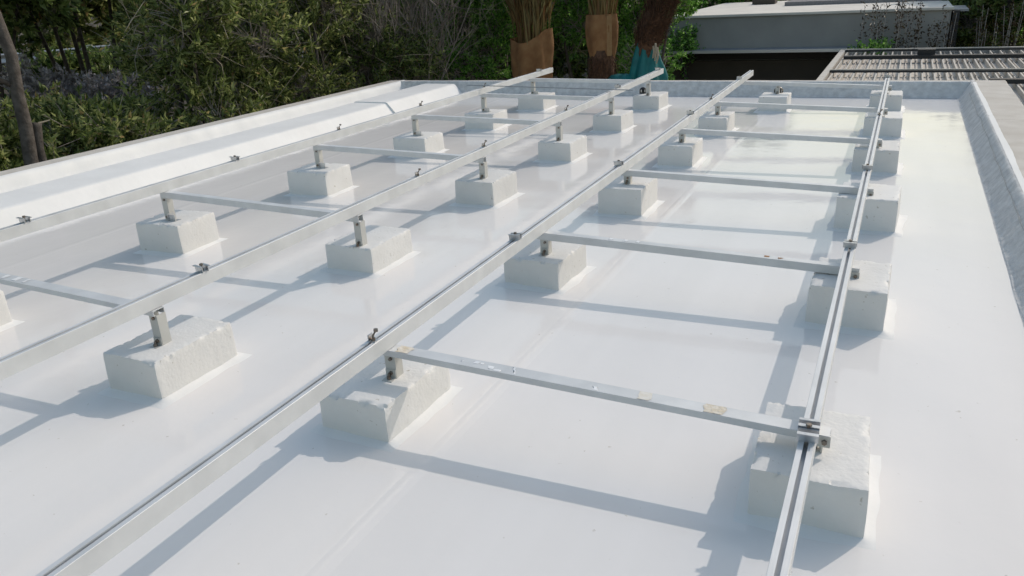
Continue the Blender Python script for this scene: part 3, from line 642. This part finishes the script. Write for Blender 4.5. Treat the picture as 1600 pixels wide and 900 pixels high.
shrub('tree', 'dark tree left of the grey building, behind the third palm', 'tree', (-4.9, 17.6), 1.2, 3.6, M['leaf_green'], 27, 520, 28, .10, .034, -1.2, FG)
shrub('tree', 'green tree behind the pale roof of the grey building', 'tree', (-5.0, 28.5), 2.8, 4.2, LG, 28, 760, 28, .16, .05, -1.5, FG)
shrub('tree', 'dark tree far behind the grey building at the top right', 'tree', (5.2, 31), 3.2, 2.7, LD, 42, 700, 28, .24, .07, -2.2, FG)
shrub('tree', 'tree far behind the middle of the pale roof', 'tree', (.4, 32), 3.0, 2.6, LD, 43, 640, 28, .24, .07, -1.5, FG)
shrub('tree', 'dark tree at the top right beside the grey building', 'tree', (3.4, 20.5), 1.3, 3.0, LD, 29, 520, 28, .11, .034, -1.6, FG)
shrub('tree', 'dark green tree with bright leaves at the right picture edge', 'tree', (4.6, 19.2), 1.2, 2.6, M['leaf_green'], 30, 420, 28, .11, .036, -1.6, FG)
shrub('tree', 'big tree across the road at the top left corner', 'tree', (-34, 15.5), 4.2, 7.5, LD, 33, 560, 28, .34, .10, -.4, FG)
shrub('tree', 'big tree across the road right of the leaning trunk', 'tree', (-32, 22.5), 4.4, 7.5, LO, 34, 560, 28, .34, .10, -.4, FG)
shrub('bush', 'dark bush at the foot of the bank below the guardrail post', 'bush', (-15.5, 10.4), 1.3, .25, LD, 35, 340, 26, .13, .04, -1.4, FG)
shrub('bush', 'grey leaved shrub on the bank below the guardrail', 'bush', (-11.6, 7.7), 1.0, .36, M['leaf_grey'], 31, 380, 28, .085, .035, -1.6)
shrub('bush', 'low bush with dark leaves beside the grey leaved shrub', 'bush', (-9.6, 5.2), .9, .08, LO, 32, 340, 26, .10, .026, -1.3, HG)
# russet slim plants before the grey wall
for i, (x, y, zt, lab) in enumerate(((.55, 16.45, .66, 'slim russet plant, leftmost against the grey building wall'), (1.05, 16.5, 1.0, 'tall bushy russet plant against the grey building wall'), (1.42, 16.5, .62, 'russet plant just right of the tall one on the grey wall'), (1.82, 16.55, .42, 'sparse russet plant near the right end of the grey wall'), (2.6, 16.6, .50, 'russet plant right of the dark fin wall'), (3.0, 16.7, .62, 'browny plant standing in front of the dark right tree'), (3.55, 16.7, .5, 'thin browny plant at the far right by the picture edge'))):
    r = np.random.default_rng(60+i); gz = ground_z(x, y); root = thing('slim_shrub', lab, 'shrub', (x, y, gz), 'slim russet shrubs')
    mb = MB(); tips = []
    for q in range(7):
        b0 = Vector((x+r.normal()*.03, y+r.normal()*.03, gz)); e = Vector((x+r.normal()*.13, y+r.normal()*.10, zt-abs(r.normal())*.25)); md = b0.lerp(e, .6)+Vector((r.normal()*.05, 0, 0))
        mb.tube([b0, md, e], [.014, .009, .004], 5); tips.append((md, e))
    mb.build('stem', M['twig'], root, smooth=True)
    n = 520; k = r.integers(0, 7, n); f = r.uniform(-.3, 1.02, n)
    A = np.array([tips[q][0] for q in k]); B = np.array([tips[q][1] for q in k]); P = A+(B-A)*f[:, None]+r.normal(size=(n, 3))*.035
    V, F = leaves(P, r.normal(size=(n, 3))+np.array([0, 0, .4]), .075, .03, r); mesh_np('foliage', V, F, M['leaf_red'], root)
shrub('bush', 'small green plant at the foot of the grey building wall', 'bush', (.62, 16.3), .32, -.12, LG, 40, 120, 22, .07, .03, -.9)
shrub('bush', 'green tuft growing on the canopy beside the third palm', 'bush', (-3.45, 16.75), .32, .0, LG, 41, 110, 22, .06, .03, -.5)

# bare grey shrub
def bare_shrub(label, x, y, zt, spread, seed, n0=46):
    r = np.random.default_rng(seed); gz = ground_z(x, y); root = thing('bare_shrub', label, 'shrub', (x, y, gz))
    A, B, ra, rb = [], [], [], []
    def grow(p, d_, l_, rad, lev):
        q = p
        for s in range(4):
            d_ = d_+r.normal(size=3)*.13; d_ /= np.linalg.norm(d_); e = q+d_*l_/4; A.append(q); B.append(e); ra.append(rad*(1-s*.17)); rb.append(rad*(1-(s+1)*.17)); q = e
            if lev < 3:
                for _ in range(2 if lev else 3):
                    if r.random() < .72: grow(q, d_+r.normal(size=3)*.5+np.array([0, 0, .15]), l_*r.uniform(.28, .5), rad*.5, lev+1)
    for q in range(n0):
        an = r.uniform(0, 6.28); k = r.uniform(.1, 1)*spread
        grow(np.array([x+k*.75*math.cos(an), y+k*.75*math.sin(an), -1.0]), np.array([.16*math.cos(an)*k, .16*math.sin(an)*k, 1.]), r.uniform(.7, 1)*(zt+1.0), .017, 0 if q % 3 else 1)
    V, F = tri_tubes(np.array(A), np.array(B), np.array(ra), np.array(rb)); mesh_np('twigs', V, F, M['twig'], root)
    mb = MB()
    for q in range(9):
        an = q*.7; k = .25*(q % 3); mb.tube([(x+.06*math.cos(an), y+.06*math.sin(an), gz), (x+k*math.cos(an), y+k*math.sin(an), -1.9), (x+k*2*math.cos(an), y+k*2*math.sin(an), -.8)], [.04, .03, .014], 6)
    mb.build('stem', M['bark'], root, smooth=True)
bare_shrub('leafless grey twiggy shrub left of the bright green bushes', -6.75, 10.3, 2.3, .85, 71)

# leaning trunk and stump at the left edge
r_ = thing('leaning_tree', 'slim bare grey trunk leaning at the left picture edge', 'tree', (-6.45, 3.0, -3.2))
mb = MB(); mb.tube([(-6.25, 2.85, -3.25), (-6.33, 2.95, -1.2), (-6.4, 3.01, .02), (-6.4, 3.05, .35), (-6.42, 3.07, .63), (-6.4, 3.10, .98), (-6.44, 3.08, 1.38), (-6.5, 2.95, 1.9), (-6.6, 2.8, 2.8)], [.10, .085, .066, .062, .060, .055, .05, .045, .03], 10); mb.build('trunk', M['bark'], r_, smooth=True)
mb = MB(); mb.tube([(-6.42, 3.06, .72), (-6.48, 2.92, .82), (-6.5, 2.78, .86), (-6.55, 2.5, 1.05)], [.03, .024, .02, .012], 6); mb.build('limb', M['bark'], r_, smooth=True)
r2v = np.random.default_rng(77); P = np.array([-6.65, 2.75, 2.75])+r2v.normal(size=(2600, 3))*np.array([.5, .5, .4]); V, F = leaves(P, r2v.normal(size=(2600, 3)), .09, .025, r2v); mesh_np('crown', V, F, LO, r_)
s_ = thing('tree_stump', 'cut grey stump standing beside the leaning trunk', 'stump', (-6.46, 3.16, -3.2))
mb = MB(); mb.tube([(-6.46, 3.13, -3.25), (-6.44, 3.12, -1), (-6.42, 3.13, .1), (-6.42, 3.17, .32), (-6.42, 3.18, .35)], [.09, .07, .05, .048, .05], 9); mb.build('trunk', M['bark'], s_, smooth=True)
mb = MB(); mb.tube([(-6.42, 3.20, .345), (-6.40, 3.24, .35), (-6.38, 3.30, .36)], [.012, .01, .005], 5); mb.build('splinter', M['deadtwig'], s_)

# guardrail up on the bank
gr = thing('guardrail', 'grey metal guardrail beside the road, seen through the trees at upper left', 'guardrail', (-22.8, 16, -.95))
gp = [Vector((-24.1, 14.2, .0)), Vector((-23.2, 15.6, .0)), Vector((-22.4, 16.75, .02)), Vector((-20.2, 19.9, .03))]
mb = MB()
for i in range(3): mb.extrude([(0, -.15), (.03, -.11), (.0, -.05), (-.03, 0), (0, .05), (.03, .11), (0, .15), (-.012, .15), (-.045, 0), (-.012, -.15)], gp[i], gp[i+1], (.8, -.6, 0), (0, 0, 1))
mb.build('barrier_beam', M['galv'], gr, fixn=True)
for q in (Vector((-23.75, 14.75, 0)), Vector((-22.65, 16.4, 0)), Vector((-20.9, 18.9, 0))):
    mb = MB(); mb.box((q.x-.1, q.y+.07, -.42), (.16, .14, 1.25), .6); mb.build('post', M['galv'], gr)

# ------------------------------------------------------------------ wrapped palms
def cloth_bag(name, cx, cy, prof, m, parent, seed, fold=.03, nseg=40, topfun=None, lean=0.):
    """prof: list of (z, radius); uneven folds; topfun(angle) shifts the rim"""
    mb = MB(); k = len(prof); zmin = prof[-1][0]
    for i, (z, r) in enumerate(prof):
        for q in range(nseg):
            an = 2*math.pi*q/nseg; f = 1+fold*math.sin(an*7+seed)+fold*1.4*noise.noise((math.cos(an)*2.2, math.sin(an)*2.2, z*3+seed))
            zz = z+(topfun(an)*(1-i/(k-1))**2 if topfun else 0)
            mb.v.append((cx+lean*(z-zmin)+r*f*math.cos(an), cy+r*f*.85*math.sin(an), zz))
    mb.f = [(i*nseg+q, (i+1)*nseg+q, (i+1)*nseg+(q+1) % nseg, i*nseg+(q+1) % nseg) for i in range(k-1) for q in range(nseg)]
    return mb.build(name, m, parent, smooth=True)
def fronds(parent, cx, cy, z0, z1, r0, r1, n, seed, lean=0., mt='frond'):
    r = np.random.default_rng(seed); mb = MB()
    for q in range(n):
        an = r.uniform(0, 6.28); a_ = r0*math.sqrt(r.random()); b_ = r1*math.sqrt(r.random()); zz = z1-r.random()*.35
        p0 = Vector((cx+a_*math.cos(an), cy+a_*math.sin(an), z0)); an2 = an+r.normal()*.5; p2 = Vector((cx+lean+b_*math.cos(an2), cy+b_*math.sin(an2), zz)); p1 = p0.lerp(p2, .5)+Vector((r.normal()*.03, r.normal()*.03, 0))
        wv = r.uniform(.010, .020); t_ = Vector((math.cos(an+1.57), math.sin(an+1.57), 0)); o = Vector((math.cos(an), math.sin(an), 0))*.006
        P = []
        for p, s in ((p0, 1), (p1, .8), (p2, .35)): P += [p-t_*wv*s, p+o, p+t_*wv*s]
        mb.add(P, [(0, 1, 4, 3), (1, 2, 5, 4), (3, 4, 7, 6), (4, 5, 8, 7)])
    mb.build('fronds', M[mt], parent)
    n2 = n*22; k = r.uniform(.35, 1, n2); an = r.uniform(0, 6.28, n2); rad = (r0+(r1-r0)*k)*np.sqrt(r.random(n2))
    P = np.stack([cx+lean*k+rad*np.cos(an), cy+rad*np.sin(an), z0+(z1-z0)*k], 1); D_ = np.stack([np.cos(an)*.22, np.sin(an)*.22, np.full(n2, 1.)], 1)+r.normal(size=(n2, 3))*.12
    V, F = leaves(P, D_, .34, .016, r); mesh_np('leaflets', V, F, M[mt], parent)
PY = 10.6
p1 = thing('wrapped_palm', 'palm with tied fronds in a drooping brown burlap bag, leftmost of three', 'palm', (-4.40, PY, -3.2), 'wrapped palms')
mb = MB(); mb.tube([(-4.4, PY, -3.25), (-4.4, PY, -1.5), (-4.4, PY, -.3)], [.26, .22, .25], 14); mb.build('trunk', M['fibre'], p1, smooth=True)
cloth_bag('burlap_wrap', -4.39, PY, [(.58, .345), (.50, .34), (.40, .345), (.25, .35), (.10, .345), (-.05, .335), (-.2, .32), (-.4, .28)], M['burlap'], p1, 1.3, .06, 64, lambda an: .07*math.cos(an)-.13*max(0, -math.sin(an))**3)
fronds(p1, -4.39, PY, -.1, 2.1, .24, .42, 90, 5)
p2 = thing('wrapped_palm', 'palm with a snug boxy burlap wrap above a shaggy trunk, middle of three', 'palm', (-3.16, PY, -3.2), 'wrapped palms')
mb = MB(); mb.tube([(-3.15, PY, -3.25), (-3.15, PY, -1.5), (-3.15, PY, -.2), (-3.15, PY, .1), (-3.15, PY, .3)], [.2, .18, .17, .18, .2], 14); mb.build('trunk', M['fibre'], p2, smooth=True)
cloth_bag('burlap_wrap', -3.16, PY, [(.84, .245), (.78, .25), (.66, .262), (.52, .258), (.38, .245), (.26, .215), (.17, .185)], M['burlap'], p2, 2.1, .045, 56)
sbm = MB(); sbm.box((-2.985, PY-.17, .52), (.085, .012, .60), .75); sbm.build('burlap_flap_painted_lit', mat('painted_sunlit_burlap', (.30, .18, .085), .95, col2=(.36, .23, .12), nscale=20, bump=.6, bscale=160), p2)  # flap coloured lighter than the wrap to paint in the sunlight on it
fronds(p2, -3.16, PY, .5, 2.1, .19, .42, 80, 6)
rz_ = np.random.default_rng(8)
for nm, cx, zl, zh, nn_, pr, ln in (('trunk_fibres', -3.1, -.3, .22, 420, p2, 0),):
    an = rz_.uniform(0, 6.28, nn_); A = np.stack([cx-.05+.19*np.cos(an), PY+.19*np.sin(an), rz_.uniform(zl, zh, nn_)], 1); B = A+np.stack([np.cos(an)*.05, np.sin(an)*.05, -rz_.uniform(.03, .12, nn_)], 1)+rz_.normal(size=(nn_, 3))*.02
    V, F = tri_tubes(A, B, np.full(nn_, .006), np.full(nn_, .003)); mesh_np(nm, V, F, M['fibre'], pr)
p3 = thing('wrapped_palm', 'leaning shaggy palm with teal cloth tied round its foot, rightmost of three', 'palm', (-2.44, PY, -3.2), 'wrapped palms')
mb = MB(); mb.tube([(-2.46, PY, -3.25), (-2.45, PY, -1), (-2.43, PY, .2), (-2.40, PY, .45), (-2.31, PY, .72), (-2.22, PY, .95)], [.18, .17, .15, .19, .20, .14], 14); mb.build('trunk', M['fibre'], p3, smooth=True)
cloth_bag('teal_cloth', -2.43, PY, [(.44, .13), (.36, .15), (.25, .18), (.12, .215), (0, .25), (-.12, .28), (-.3, .30)], M['teal'], p3, .7, .12, 60, None, 0)
cloth_bag('teal_cloth_tail', -2.80, PY-.1, [(-.06, .05), (-.08, .16), (-.16, .24), (-.3, .26)], M['teal'], p3, 3.1, .10, 30)
cloth_bag('fibre_wrap', -2.42, PY, [(.80, .20), (.72, .205), (.62, .19), (.52, .165), (.42, .14)], M['fibre'], p3, 4.2, .05, 36, lambda an: .03*math.sin(an*5), .42)
nn_ = 1500; an = rz_.uniform(0, 6.28, nn_); zz = rz_.uniform(.35, 1.05, nn_); cx = -2.43+.42*np.maximum(0, zz-.42)
A = np.stack([cx+.17*np.cos(an), PY+.17*np.sin(an), zz], 1); B = A+np.stack([np.cos(an)*.09+.05, np.sin(an)*.09, rz_.uniform(-.05, .22, nn_)], 1)
V, F = tri_tubes(A, B, np.full(nn_, .005), np.full(nn_, .002)); mesh_np('trunk_fibres', V, F, M['fibre'], p3)
fronds(p3, -2.22, PY, .75, 2.0, .18, .38, 70, 9, .22, 'leaf_red')
for (x, z0, z1) in ((-2.27, .18, .36), (-2.21, .10, .34), (-2.24, .14, .40)):
    mb = MB(); mb.tube([(x, PY-.2, z1), (x+.02, PY-.22, (z0+z1)/2), (x-.01, PY-.2, z0)], [.016, .02, .010], 6); mb.build('dead_frond_stub', M['deadtwig'], p3)
